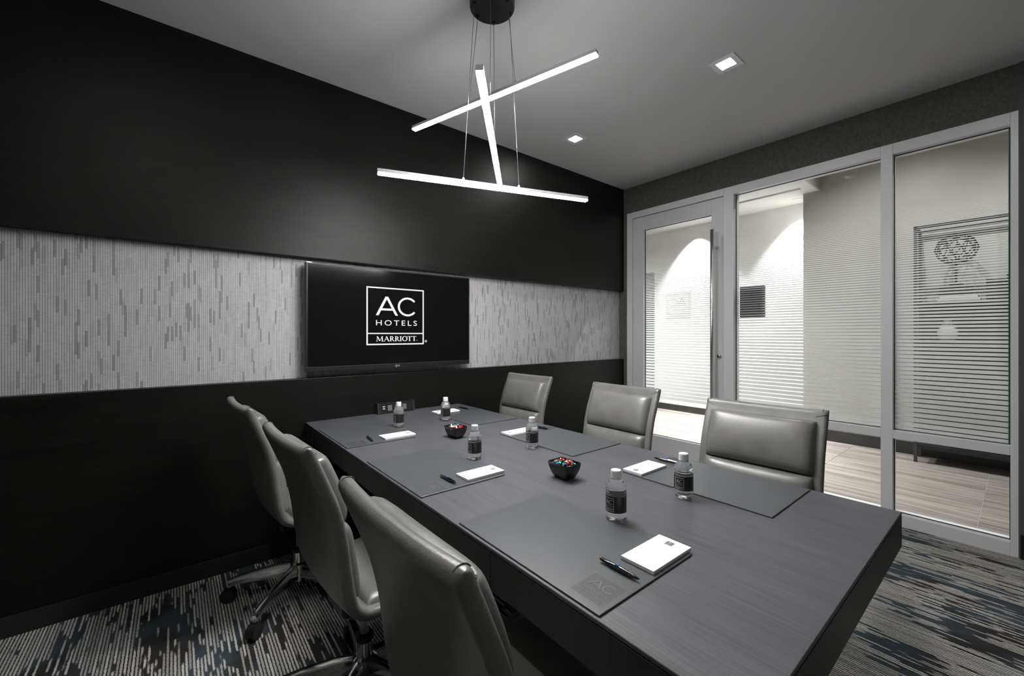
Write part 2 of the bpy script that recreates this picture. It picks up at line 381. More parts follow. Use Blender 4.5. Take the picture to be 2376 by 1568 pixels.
def logo(frame=True, lw=.022):
    ps = []
    seg = [k/12 for k in range(13)]
    if frame:
        ps += [[(a, y), (b, y), (b, y+lw), (a, y+lw)] for a, b in zip(seg, seg[1:]) for y in (0, 1-lw)] + [[(0, 0), (lw, 0), (lw, 1), (0, 1)], [(1-lw, 0), (1, 0), (1, 1), (1-lw, 1)]]
    ps += [[(a, .19), (b, .19), (b, .19+lw*.85), (a, .19+lw*.85)] for a, b in zip(seg, seg[1:])]
    w = .046
    ps += [hv((.175, .515), (.335, .842), w), hv((.505, .515), (.335, .842), w), [(.235, .60), (.445, .60), (.445, .635), (.235, .635)]]
    ps += arc(.700, .678, .158, .152, 38, 322, .036, .034, 36)
    ps += fit(P_HOTELS, .155, .870, .338, .432)
    ps += fit(P_MAR, .155, .860, .062, .150)
    return ps
def flat(name, mat, polys, fn, parent=None):
    """flat print: fn maps (u,v) to a 3-D point"""
    vs_, fs = [], []
    for q in polys:
        i = len(vs_); vs_ += [fn(u, v) for u, v in q]; fs.append(list(range(i, i+len(q))))
    me = bpy.data.meshes.new(name); me.from_pydata(vs_, [], fs); me.update()
    return link(name, me, mat, parent)

# ================================================================== the room
fl = box('floor', 'carpet', XL, XR+.02, YN, YP+.06, -.05, 0); struct(fl, 'charcoal and beige streaked carpet of the meeting room', 'floor')
ce = box('ceiling', 'ceiling', XL, XR+.16, YN, YW+.1, ZC, ZC+.1); struct(ce, 'plain grey painted ceiling over the meeting table', 'ceiling')
wb = box('wall_back', 'wallpaper', XL, XR, YW, YW+.1, .95, 1.75); struct(wb, 'wall of grey upright strip wallpaper behind the television', 'wall')
up = box('wall_back_upper_panel', 'panel', XL, XR, YP, YW+.1, 1.700, ZC, bevel=.002); struct(up, 'black oak panel from above the television to the ceiling', 'wall panel')
lp = box('wall_back_lower_panel', 'panel', XL, XR, YP, YW+.1, .085, .990, bevel=.002); struct(lp, 'black oak wainscot panel below the grey wallpaper', 'wall panel')
bb = box('baseboard_back', 'blackmat', XL, XR, YP-.008, YW+.1, 0, .085); struct(bb, 'black baseboard along the foot of the oak wainscot', 'baseboard')
wl = box('wall_left', 'roomwall', XL-.1, XL, YN-.1, YW+.1, 0, ZC+.1); struct(wl, 'dark plain wall opposite the glass front', 'wall')
wr = box('wall_rear', 'roomwall', XL, XR+.16, YN-.1, YN, 0, ZC+.1); struct(wr, 'dark plain wall opposite the television', 'wall')
# right wall: covering above the frames, a stub beside the door, solid end past the glazing
wrt = empty('wall_right', (XR, 0, 0)); struct(wrt, 'olive grey covered wall above and beside the glass front', 'wall')
def lbox(name, mat, x0, x1, y0, y1, z0, z1, parent, **k):
    l = parent.location
    return box(name, mat, x0-l.x, x1-l.x, y0-l.y, y1-l.y, z0-l.z, z1-l.z, parent, **k)
lbox('header_wall', 'fabricwall', XR, XR+.14, -.02, YP+.06, 2.500, ZC, wrt)
lbox('corner_stub', 'fabricwall', XR, XR+.14, 2.597, YP+.06, 0, 2.500, wrt)
lbox('end_wall', simple('end_wall_grey', (.075, .077, .08), .7), XR-.01, XR+.14, YN, .012, 0, ZC, wrt)
lbox('end_baseboard', 'black', XR-.02, XR-.01, YN, .006, 0, .135, wrt)

# ------------------------------------------------------------------ glass front
GX = XR + .045                                     # glass plane
def gframe(root, name, y0, y1, z0, z1, mat='grey_metal', x0=XR-.008, x1=XR+.10):
    return lbox(name, mat, x0, x1, y0, y1, z0, z1, root, bevel=.002, seg=1)
def pane(root, y0, y1, z0, z1, film=None):
    g = lbox('glass_pane', 'glass', GX, GX+.010, y0-.006, y1+.006, z0-.006, z1+.006, root)
    for a in ((y0, y0+.004, z0, z1), (y1-.004, y1, z0, z1), (y0, y1, z0, z0+.004), (y0, y1, z1-.004, z1)):
        lbox('gasket', 'gasket', GX-.010, GX-.001, *a, root)
    if film:
        l = root.location
        f = flat('frosted_film', 'film', [[(y0+.004, film[0]), (y1-.004, film[0]), (y1-.004, film[1]), (y0+.004, film[1])]], lambda u, v: (GX-.0015-l.x, u-l.y, v-l.z), root)
        f['label'] = 'white frosted film cut in horizontal stripes'
    return g
Z0, Z1, ZR0, ZR1, ZT = .078, 2.425, .566, .620, 2.500
# frame of the door
df = empty('trim_1', (XR, 2.1, 0)); struct(df, 'grey metal frame around the glass door', 'door frame')
gframe(df, 'stile', 2.533, 2.597, 0, ZT); gframe(df, 'stile', 1.534, 1.617, 0, ZT); gframe(df, 'rail', 1.617, 2.533, 2.438, ZT)
lbox('stop_strip', 'grey_metal', XR-.011, XR-.007, 2.533, 2.541, 0, 2.44, df)
# door leaf
dr = empty('door_1', (XR, 2.1, 0)); struct(dr, 'grey metal framed glass door with long pull bar', 'door')
DX0, DX1 = XR+.006, XR+.056
lbox('stile', 'grey_door', DX0, DX1, 2.411, 2.530, .008, 2.434, dr, bevel=.002, seg=1)
lbox('stile', 'grey_door', DX0, DX1, 1.620, 1.726, .008, 2.434, dr, bevel=.002, seg=1)
lbox('rail', 'grey_door', DX0, DX1, 1.726, 2.411, 2.303, 2.434, dr, bevel=.002, seg=1)
lbox('rail', 'grey_door', DX0, DX1, 1.726, 2.411, .008, .253, dr, bevel=.002, seg=1)
pane(dr, 1.726, 2.411, .253, 2.303, film=(.615, 2.18))
def lt(p, root): l = root.location; return (p[0]-l.x, p[1]-l.y, p[2]-l.z)
for hx, nm in ((XR-.095, 'pull_bar'), (XR+.15, 'pull_bar')):
    b_ = tube(nm, 'steel', [lt((hx, 1.675, .45), dr), lt((hx, 1.675, 2.145), dr)], .0145, dr, 20)
    for z in (.58, 2.005):
        tube('standoff', 'steel', [lt((hx, 1.675, z), b_.parent), lt((DX0 if hx < XR else DX1, 1.675, z), dr)], .011, b_, 14)
tube('lock_cylinder', 'chrome', [lt((DX0-.022, 1.655, 1.06), dr), lt((DX0, 1.655, 1.06), dr)], .015, dr, 18)
dq = flat('door_decal', 'decal', [[(1.925, 1.380), (2.192, 1.380), (2.192, 1.645), (1.925, 1.645)]], lambda u, v: lt((GX-.004, u, v), dr), dr)
dq['label'] = 'white frosted square decal on the door glass'
flat('decal_lettering', 'decal_text', logo(), lambda u, v: lt((GX-.0048, 1.945+u*.227, 1.400+v*.225), dr), dq)
# windows
w1 = empty('window_1', (XR, 1.06, 0)); struct(w1, 'wide glass window bay with striped frosted film beside the door', 'window')
gframe(w1, 'rail', .596, 1.534, 2.430, ZT); gframe(w1, 'rail', .596, 1.534, ZR0, ZR1); gframe(w1, 'rail', .596, 1.534, 0, Z0)
gframe(w1, 'mullion', .536, .596, 0, ZT)
pane(w1, .596, 1.534, ZR1, 2.430, film=(ZR1+.002, 2.18)); pane(w1, .596, 1.534, Z0, ZR0)
w2 = empty('window_2', (XR, .28, 0)); struct(w2, 'narrow glass window bay with striped frosted film and green glass edge', 'window')
gframe(w2, 'rail', .042, .536, 2.430, ZT); gframe(w2, 'rail', .042, .536, ZR0, ZR1); gframe(w2, 'rail', .042, .536, 0, Z0)
gframe(w2, 'post', .012, .042, 0, ZT)
pane(w2, .042, .536, ZR1, 2.430, film=(ZR1+.002, 2.18)); pane(w2, .042, .536, Z0, ZR0)
lbox('glass_edge', simple('green_glass_edge', (.02, .16, .07), .15), GX-.004, GX+.012, .043, .050, ZR1, 2.43, w2)
# black room plate on the corridor side of the glass
rp = box('room_sign', 'black', GX+.012, GX+.024, 1.318, 1.512, 1.388, 1.646, bevel=.002, seg=1)
tag(rp, 'black square room sign fixed to the window glass beside the door', 'sign')

# ------------------------------------------------------------------ corridor beyond the glass
XF, XFW, ZCC, YS = 5.97, 6.35, 2.96, 1.53
cf = empty('floor_corridor', (XR+.05, 1.0, -.01)); struct(cf, 'corridor floor of pale wood-look tiles beyond the glass', 'floor')
lbox('grout_bed', 'grout', XR+.02, XFW+.1, -1.5, 6.3, -.06, -.004, cf)
tw, tl, gp = .455, 1.012, .004
bmt = bmesh.new(); bm_box(bmt, 0, tw-gp, 0, tl-gp, -.012, 0); bmt.normal_update()
mt = bpy.data.meshes.new('tile'); bmt.to_mesh(mt); bmt.free(); mt.materials.append(M['tile'])
for i in range(6):
    for j in range(-2, 6):
        o = bpy.data.objects.new('floor_tile', mt); COL.objects.link(o); o.parent = cf
        o.location = (XR+.022+i*tw - cf.location.x, .187+j*tl - 1.0, .01)
cw = box('wall_corridor', 'plaster_white', XFW, XFW+.1, 1.686, 6.3, 0, ZCC+.02); struct(cw, 'white corridor wall lit by downlights beyond the door', 'wall')
cw2 = box('wall_lobby', 'plaster_beige', XF-.02, XFW+.1, -1.5, 1.686, 0, 4.0); struct(cw2, 'tall beige lobby wall beyond the glass', 'wall')
cb_ = box('baseboard_lobby', 'dark_base', XF-.032, XF-.02, -1.5, 1.686, 0, .13); struct(cb_, 'dark stone skirting of the beige lobby wall', 'baseboard')
cb2 = box('baseboard_corridor', 'dark_base', XFW-.012, XFW, 1.686, 6.3, 0, .10); struct(cb2, 'dark stone skirting of the white corridor wall', 'baseboard')
cc = box('ceiling_corridor', 'corridor_ceiling', XR+.14, XFW+.1, YS, 6.3, ZCC, ZCC+.15); struct(cc, 'white corridor ceiling with downlights', 'ceiling')
cs = box('wall_bulkhead', 'plaster_beige', XR+.14, XF+.1, YS-.02, YS, ZCC, 4.0); struct(cs, 'beige bulkhead where the corridor ceiling meets the tall lobby', 'wall')
cl = box('ceiling_lobby', 'corridor_ceiling', XR+.14, XF+.1, -1.5, YS, 4.0, 4.1); struct(cl, 'high white lobby ceiling', 'ceiling')
ce1 = box('wall_corridor_end', 'plaster_white', XR+.02, XFW+.1, 6.3, 6.4, 0, ZCC); struct(ce1, 'white end wall of the corridor', 'wall')
ce2 = box('wall_lobby_end', 'plaster_beige', XR+.02, XF+.1, -1.6, -1.5, 0, 4.1); struct(ce2, 'beige end wall of the lobby', 'wall')
ce3 = box('wall_corridor_near', 'fabricwall', XR+.04, XR+.14, YP+.06, 6.3, 0, ZCC); struct(ce3, 'grey corridor wall past the meeting room corner', 'wall')
ce4 = box('wall_over_glazing', 'plaster_beige', XR+.10, XR+.14, -1.5, YS, ZC+.1, 4.0); struct(ce4, 'beige lobby wall above the meeting room glazing', 'wall')
dd = empty('door_2', (XFW, 4.5, 0)); struct(dd, 'dark door in the white corridor wall', 'door')
lbox('leaf', simple('dark_door', (.03, .034, .032), .5), XFW-.03, XFW, 3.955, 4.96, .02, 2.30, dd, bevel=.003)
tube('door_handle', 'steel', [(-.07, -.45, 1.0), (-.07, -.31, 1.0)], .01, dd)
# corridor lights
def corridor_light(x, y, z, watts, label, aim=None, size=75):
    r = empty('recessed_spotlight', (x, y, z)); tag(r, label, 'light', 'corridor downlights')
    bm = bmesh.new(); bm_lathe(bm, [(.036, -.004), (.055, -.004), (.055, .0), (.036, .0)], 24)
    fin(bm, 'trim_ring', 'downtrim', r)
    lathe('lens', simple('spot_lens', (.9, .9, .9), .4, emit=((1, .97, .93), 30)), [(.0355, -.003), (.0355, -.001)], r, 20, False)
    ld = bpy.data.lights.new('spot_lamp', 'SPOT'); ld.energy = watts; ld.spot_size = math.radians(size); ld.spot_blend = .55; ld.shadow_soft_size = .03; ld.color = (.985, .99, 1.0)
    lo = bpy.data.objects.new('spot_lamp', ld); COL.objects.link(lo); lo.parent = r; lo.location = (0, 0, -.012)
    if aim: lo.rotation_euler = (Vector(aim) - Vector((x, y, z))).to_track_quat('-Z', 'Y').to_euler()
    return r
corridor_light(6.13, 3.20, ZCC, CORR_W*2.1, 'round recessed spotlight lighting the white wall near the dark door', (6.28, 3.20, 1.0), 85)
corridor_light(6.13, 1.80, ZCC, CORR_W*2.1, 'round recessed spotlight lighting the white wall beside the beige wall', (6.28, 1.80, 1.0), 85)
corridor_light(5.81, 2.39, ZCC, CORR_W*1.6, 'round recessed spotlight between the two wall washing spots', (5.2, 2.39, 0), 85)
corridor_light(4.55, 3.3, ZCC, CORR_W*2.2, 'round recessed spotlight over the corridor floor outside the door', None, 120)
corridor_light(4.75, .75, 4.0, CORR_W*1.0, 'round recessed spotlight in the high lobby ceiling near the bulkhead', None, 110)
corridor_light(4.75, -.75, 4.0, CORR_W*.9, 'round recessed spotlight in the high lobby ceiling far from the bulkhead', None, 110)
# slot diffuser and smoke detector
sd = empty('slot_diffuser', (5.70, 2.0, ZCC)); tag(sd, 'slim dark slot air diffuser in the corridor ceiling', 'air vent')
for k in range(2): box('slot', 'blackmat', -.03+k*.035, -.012+k*.035, -.36, .36, -.004, .0, sd)
box('diffuser_frame', 'downtrim', -.04, .035, -.37, .37, -.002, 0, sd)
sm = empty('smoke_detector', (5.98, 2.55, ZCC)); tag(sm, 'small white smoke detector with red light on corridor ceiling', 'smoke detector')
lathe('housing', 'plaster_white', [(.05, -.0), (.05, -.02), (.04, -.035), (.01, -.04)], sm, 24)
lathe('led', 'red_led', [(.006, -.046), (.006, -.040)], sm, 10)

# etagere with objects against the lobby wall
ex0, ex1, ey0, ey1 = 5.62, 5.92, -.62, .672
et = empty('display_shelf', (5.77, .02, 0)); tag(et, 'tall metal framed display shelf standing against the beige lobby wall', 'shelf')
for x in (ex0, ex1-.025):
    for y in (ey0, ey1-.025): lbox('post', 'shelf_metal', x, x+.025, y, y+.025, 0, 2.30, et)
for x in (ex0, ex1-.025): lbox('top_rail', 'shelf_metal', x, x+.025, ey0, ey1, 2.275, 2.30, et)
for y in (ey0, ey1-.025): lbox('top_rail', 'shelf_metal', ex0, ex1, y, y+.025, 2.275, 2.30, et)
for z in (.14, .52, 1.14, 1.525): lbox('shelf_board', 'book', ex0+.003, ex1-.003, ey0+.003, ey1-.003, z, z+.035, et)
lbox('back_panel', simple('smoked_panel', (.018, .02, .018), .5), ex1-.012, ex1-.004, ey0+.02, ey1-.02, .175, 1.53, et)
sc_ = empty('wire_sculpture', (5.74, .395, 1.71)); tag(sc_, 'black wire polyhedron sculpture on a stem, on the display shelf', 'sculpture')
bmi = bmesh.new(); bmesh.ops.create_icosphere(bmi, subdivisions=1, radius=.145); bms = bmesh.new()
bmi2 = bmesh.new(); bmesh.ops.create_icosphere(bmi2, subdivisions=2, radius=.145)
for e in bmi2.edges:
    a, b = e.verts[0].co + Vector((0, 0, .345)), e.verts[1].co + Vector((0, 0, .345)); bm_tube(bms, [a, b], .0045, 5)
bmi.free(); bmi2.free(); fin(bms, 'wire_ball', 'black', sc_)
tube('stem', 'black', [(0, 0, 0.02), (0, 0, .21)], .008, sc_); lathe('foot', 'black', [(.05, 0), (.05, .012), (.01, .022)], sc_)
bk = box('black_block', 'black', 5.66, 5.82, .29, .50, 1.615, 1.71, bevel=.003); tag(bk, 'black box under the wire sculpture on the display shelf', 'box')
for i, (a, b) in enumerate(((.235, .515), (.25, .50))):
    s = empty('book', (5.74, .375, 1.560+.0275*i)); tag(s, ['dark book lying flat on the shelf board, lower of two', 'dark book lying flat under the black box, upper of two'][i], 'book', 'books under the sculpture')
    box('cover', 'book', -.10, .10, a-.375, b-.375, 0, .003, s); box('cover', 'book', -.10, .10, a-.375, b-.375, .0245, .0275, s)
    box('pages', 'paper', -.096, .096, a-.371, b-.379, .003, .0245, s)
for i, (a, b, h) in enumerate(((-.12, .085, .215), (.088, .205, .18))):
    s = empty('storage_box', (5.74, (a+b)/2, 1.56)); tag(s, ['taller dark lidded box on the display shelf', 'shorter dark lidded box on the display shelf beside the sculpture'][i], 'box')
    box('body', 'book', -.10, .10, (a-b)/2, (b-a)/2, 0, h*.75, s, bevel=.003); box('lid', 'black', -.103, .103, (a-b)/2-.0, (b-a)/2, h*.75, h, s, bevel=.003)
va = lathe('vase', 'vase', [(.035, 0), (.06, .03), (.075, .09), (.055, .15), (.025, .19), (.03, .215)]); va.location = (5.74, .45, 1.175); tag(va, 'white ceramic vase on the middle board of the display shelf', 'vase')

# ================================================================== television
TVX0, TVX1, TVZ0, TVZ1, TVY = .588, 1.714, 1.028, 1.672, 2.615
tv = empty('television', ((TVX0+TVX1)/2, TVY, (TVZ0+TVZ1)/2)); tag(tv, 'black flat screen television showing a white hotel logo on the wall', 'television')
lbox('housing', 'black', TVX0, TVX1, TVY, TVY+.045, TVZ0, TVZ1, tv, bevel=.003)
lbox('wall_bracket', 'blackmat', 1.0, 1.3, TVY+.045, YW-.001, 1.2, 1.5, tv)
sc1 = lbox('screen', 'screen', TVX0+.010, TVX1-.010, TVY-.0012, TVY+.002, TVZ0+.030, TVZ1-.010, tv)
lbox('top_trim', 'steel', TVX0+.002, TVX0+.03, TVY-.001, TVY+.002, TVZ1-.004, TVZ1-.001, tv)
lbox('bottom_trim', simple('tv_trim', (.12, .14, .12), .3, metal=.6), TVX0+.004, TVX1-.004, TVY-.002, TVY, TVZ0+.026, TVZ0+.0285, tv)
lx, lz, lw_, lh_ = .938, 1.180, .398, .373
fnl = lambda u, v: lt((lx+u*lw_, TVY-.0022, lz+v*lh_), tv)
lg = flat('screen_logo', 'screen_print', logo(), fnl, sc1)
flat('registered_mark', 'screen_print', fit(P_REG, 1.018, 1.062, .035, .078), fnl, lg)
flat('registered_mark', 'screen_print', fit(P_REG, .866, .882, .066, .082), fnl, lg)
bl = flat('brand_mark', simple('tv_brand', (.6, .6, .6), .4), arc(.5, .5, .42, .42, 0, 360, .12) + fit(text_tris('LG'), 1.2, 2.6, .1, .9), lambda u, v: lt((1.128+u*.0125, TVY-.001, 1.0355+v*.0125), tv), tv)
flat('power_led', 'red_led', arc(.5, .5, .2, .2, 0, 360, .3), lambda u, v: lt((1.136+u*.005, TVY-.001, 1.0293+v*.005), tv), tv)

# ================================================================== ceiling fittings
def downlight(x, y, label):
    r = empty('square_downlight', (x, y, ZC)); tag(r, label, 'light', 'square ceiling downlights')
    o, i = .068, .0375
    bm = bmesh.new(); v = []
    for z, h in ((0, o), (-.004, o), (-.004, i+.002), (0.0, i)):
        v.append([bm.verts.new((sx*h, sy*h, z)) for sx, sy in ((-1, -1), (1, -1), (1, 1), (-1, 1))])
    for a, b in zip(v, v[1:]):
        for k in range(4): bm.faces.new((a[k], a[(k+1) % 4], b[(k+1) % 4], b[k]))
    fin(bm, 'trim_plate', 'downtrim', r)
    box('lens', 'downlens', -i, i, -i, i, -.003, -.0015, r)
    return r
downlight(2.395, 1.046, 'square white recessed downlight in the ceiling above the table end')
downlight(2.408, 2.186, 'square white recessed downlight in the ceiling by the dark wall panel')
downlight(-.205, 1.046, 'square white recessed downlight over the aisle beside the wainscot')

downlight(2.395, -.095, 'unseen square downlight added to brighten the table, past its open end')  # added out of view to lift light on the near table and floor
downlight(-.205, -.095, 'unseen square downlight added to brighten the aisle past the open table end')  # unseen extra fixture, added to brighten the nearest chair and aisle

PX, PY = 1.097, 1.490
pl = empty('pendant_light', (PX, PY, ZC)); tag(pl, 'black canopy pendant with three crossed white linear light bars', 'pendant light')
bm = bmesh.new(); bm_lathe(bm, [(.100, 0), (.100, -.060), (.097, -.064), (.005, -.064)], 48); autosmooth(fin(bm, 'canopy', 'canopy', pl))
def bar(p, q, z, label):
    d = Vector((q[0]-p[0], q[1]-p[1], 0)); Lh = d.length/2 ; a = math.atan2(d.y, d.x); mid = ((p[0]+q[0])/2, (p[1]+q[1])/2)
    hs = bpy.data.objects.new('light_bar', None)
    bm = bmesh.new(); bm_box(bm, -Lh, Lh, -.0125, .0125, -.0005, .0135)
    bm_box(bm, -Lh, -Lh+.002, -.0125, .0125, -.005, -.0005)
    o = fin(bm, 'light_bar', 'alu_dark', pl); o.location = (mid[0]-PX, mid[1]-PY, z-ZC); o.rotation_euler = (0, 0, a); o['label'] = label
    bm = bmesh.new(); bm_box(bm, -Lh+.002, Lh-.001, -.0125, .0125, -.0075, -.0005)
    es = [e for e in bm.edges if abs(e.verts[0].co.z+.0075) < 1e-5 and abs(e.verts[1].co.z+.0075) < 1e-5 and abs(e.verts[0].co.y-e.verts[1].co.y) < 1e-5]
    bmesh.ops.bevel(bm, geom=es, offset=.002, segments=2, affect='EDGES'); fin(bm, 'diffuser', 'diffuser', o)
    for s in (-1, 1):
        ux, uy = math.cos(a), math.sin(a)
        g = (s*.13*ux, s*.13*uy, (.020 + z - ZC)); t_ = (s*.082*ux, s*.082*uy, -.064)
        tube('suspension_cable', 'cable', [(mid[0]-PX+g[0], mid[1]-PY+g[1], g[2]), t_], .0011, pl, 6)
        lathe('cable_grip', 'alu_dark', [(.006, .0135), (.006, .021), (.003, .027)], o, 10).location = (s*.13, 0, 0)
        g2 = lathe('cable_gland', 'canopy', [(.006, -.074), (.008, -.064)], pl, 10); g2.location = (t_[0], t_[1], 0)
    return o
bar((.950, 1.968), (1.226, 1.004), 2.300, 'upper light bar')
bar((.752, 1.090), (1.430, 1.868), 2.095, 'middle light bar')
bar((.634, 1.642), (1.556, 1.338), 1.903, 'lower light bar')

# ================================================================== table
tb = empty('conference_table', ((TX0+TX1)/2, (TY0+TY1)/2, 0)); tag(tb, 'long charcoal oak conference table butted against the black wainscot', 'table')
lbox('table_top', 'table', TX0, TX1, TY0, TY1, TZ-.009, TZ, tb, bevel=.0012, seg=1)
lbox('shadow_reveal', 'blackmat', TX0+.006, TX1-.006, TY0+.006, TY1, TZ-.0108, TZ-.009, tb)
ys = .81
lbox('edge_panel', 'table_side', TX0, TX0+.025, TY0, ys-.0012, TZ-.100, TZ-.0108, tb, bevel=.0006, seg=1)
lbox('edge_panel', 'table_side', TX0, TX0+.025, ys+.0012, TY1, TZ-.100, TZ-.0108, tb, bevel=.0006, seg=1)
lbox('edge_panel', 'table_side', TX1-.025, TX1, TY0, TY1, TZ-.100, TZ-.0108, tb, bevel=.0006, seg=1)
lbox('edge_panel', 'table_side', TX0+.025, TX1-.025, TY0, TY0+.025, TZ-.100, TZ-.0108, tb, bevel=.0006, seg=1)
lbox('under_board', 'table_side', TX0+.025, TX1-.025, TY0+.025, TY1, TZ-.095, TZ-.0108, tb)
for y in (.60, 2.30): lbox('pedestal', 'table_side', .92, 1.30, y-.05, y+.05, 0, TZ-.095, tb, bevel=.003)
lbox('cable_tray', 'blackmat', 1.04, 1.18, .66, 2.24, TZ-.17, TZ-.095, tb)

# desk mats
def blotter(x0, x1, y0, y1, side, label):
    z = TZ; r = empty('desk_mat', ((x0+x1)/2, (y0+y1)/2, z)); tag(r, label, 'desk mat', 'leather desk mats on the table')
    m_ = lbox('mat', 'blotter', x0, x1, y0, y1, z, z+.0042, r, bevel=.0012, seg=2)
    # embossed square in the corner
    s = .080
    if side < 0: ex, ey, ux, uy = x0+.020, y0+.012+s, (0, -1), (1, 0)       # reads from the seat at -X
    else: ex, ey, ux, uy = x1-.020, y1-.012-s, (0, 1), (-1, 0)
    f = lambda u, v, h: (ex+(u*ux[0]+v*uy[0])*s-r.location.x, ey+(u*ux[1]+v*uy[1])*s-r.location.y, h)
    e = flat('embossed_logo', 'blotter_emboss', [[(0, 0), (1, 0), (1, 1), (0, 1)]], lambda u, v: f(u, v, .0043), r)
    flat('logo_relief', 'relief', logo(False), lambda u, v: f(u, v, .0048), e)
    return r
seat = ['at the open table end', 'at mid table', 'by the television wall']
MATY = [(.484, .964), (1.188, 1.662), (1.910, 2.385)]; MATYR = [(.440, .940), (1.188, 1.690), (1.940, 2.430)]
for i in range(3):
    blotter(.598, .932, *MATY[i], -1, 'dark leather desk mat on the side facing the glass, ' + seat[i])
    blotter(1.294, 1.624, *MATYR[i], 1, 'dark leather desk mat along the glass side, ' + seat[i])
# notepads and pens
def notepad(x0, x1, y0, y1, side, label):
    r = empty('notepad', ((x0+x1)/2, (y0+y1)/2, TZ+.0044)); tag(r, label, 'notepad', 'white notepads on the desk mats')
    z = r.location.z
    lbox('cardboard_back', simple('grey_board', (.32, .32, .31), .9), x0, x1, y0, y1, z, z+.0012, r)
    pg = lbox('paper_block', 'paper', x0, x1, y0, y1, z+.0012, z+.008, r)
    s = .019; cy = (y0+y1)/2
    if side < 0: ex, ey, ux, uy = x1-.014-s, cy+s/2, (0, -1), (1, 0)
    else: ex, ey, ux, uy = x0+.014+s, cy-s/2, (0, 1), (-1, 0)
    f = lambda u, v, h: (ex+(u*ux[0]+v*uy[0])*s-r.location.x, ey+(u*ux[1]+v*uy[1])*s-r.location.y, h)
    e = flat('printed_logo', 'ink', [[(0, 0), (1, 0), (1, 1), (0, 1)]], lambda u, v: f(u, v, .0082), pg)
    flat('logo_lettering', 'paper', logo(True), lambda u, v: f(.04+u*.92, .04+v*.92, .0084), e)
    return r
PADY = [(.492, .575), (1.206, 1.288), (1.934, 2.018)]; PADYR = [(.862, .942), (1.612, 1.690), (2.352, 2.430)]
for i in range(3):
    notepad(.786, .944, *PADY[i], -1, 'white notepad on the desk mat facing the glass, ' + seat[i])
    notepad(1.300, 1.465, *PADYR[i], 1, 'white notepad on the glass side desk mat, ' + seat[i])
def pen():
    r = empty('ballpoint_pen'); tag(r, 'pen', 'pen', 'black pens on the desk mats')
    z = .0062
    prof = [(-.052, .0012), (-.049, .0026), (-.040, .0040), (-.02, .0054), (.0, .0060), (.02, .0056), (.036, .0043), (.046, .0026), (.051, .0010)]
    tube('barrel', 'pen_black', [(x, 0, z) for x, _ in prof], [a for _, a in prof], r, 14)
    bm = bmesh.new(); bm_box(bm, -.047, -.006, -.0016, .0016, .0095, .0125)
    for v in bm.verts:
        if v.co.x < -.03: v.co.z -= .0018
    bmesh.ops.bevel(bm, geom=bm.edges[:], offset=.0005, segments=1, affect='EDGES'); fin(bm, 'clip', 'chrome', r)
    bm = bmesh.new(); bm_box(bm, -.009, .001, -.003, .003, .0098, .0142); bmesh.ops.bevel(bm, geom=bm.edges[:], offset=.001, segments=2, affect='EDGES'); fin(bm, 'button', 'pen_blue', r)
    tube('ring', 'chrome', [(.028, 0, z), (.0292, 0, z)], .0053, r, 14)
    return r
pen0 = pen(); pz = TZ+.0043
PENS = [(.7415, .548, -math.pi/2, seat[0], 'facing the glass'), (.7385, 1.262, -math.pi/2+.04, seat[1], 'facing the glass'), (.732, 1.992, -math.pi/2-.08, seat[2], 'facing the glass'),
        (1.522, .898, math.pi/2+.06, seat[0], 'on the glass side'), (1.537, 1.642, math.pi/2+.18, seat[1], 'on the glass side'), (1.531, 2.415, math.pi/2+.2, seat[2], 'on the glass side')]
for i, (x, y, a, s, sd_) in enumerate(PENS):
    lab = 'black pen beside the notepad %s, %s' % (sd_, s)
    if i == 0: pen0.location = (x, y, pz); pen0.rotation_euler = (0, 0, a); pen0['label'] = lab
    else: dup(pen0, (x, y, pz), a, lab)

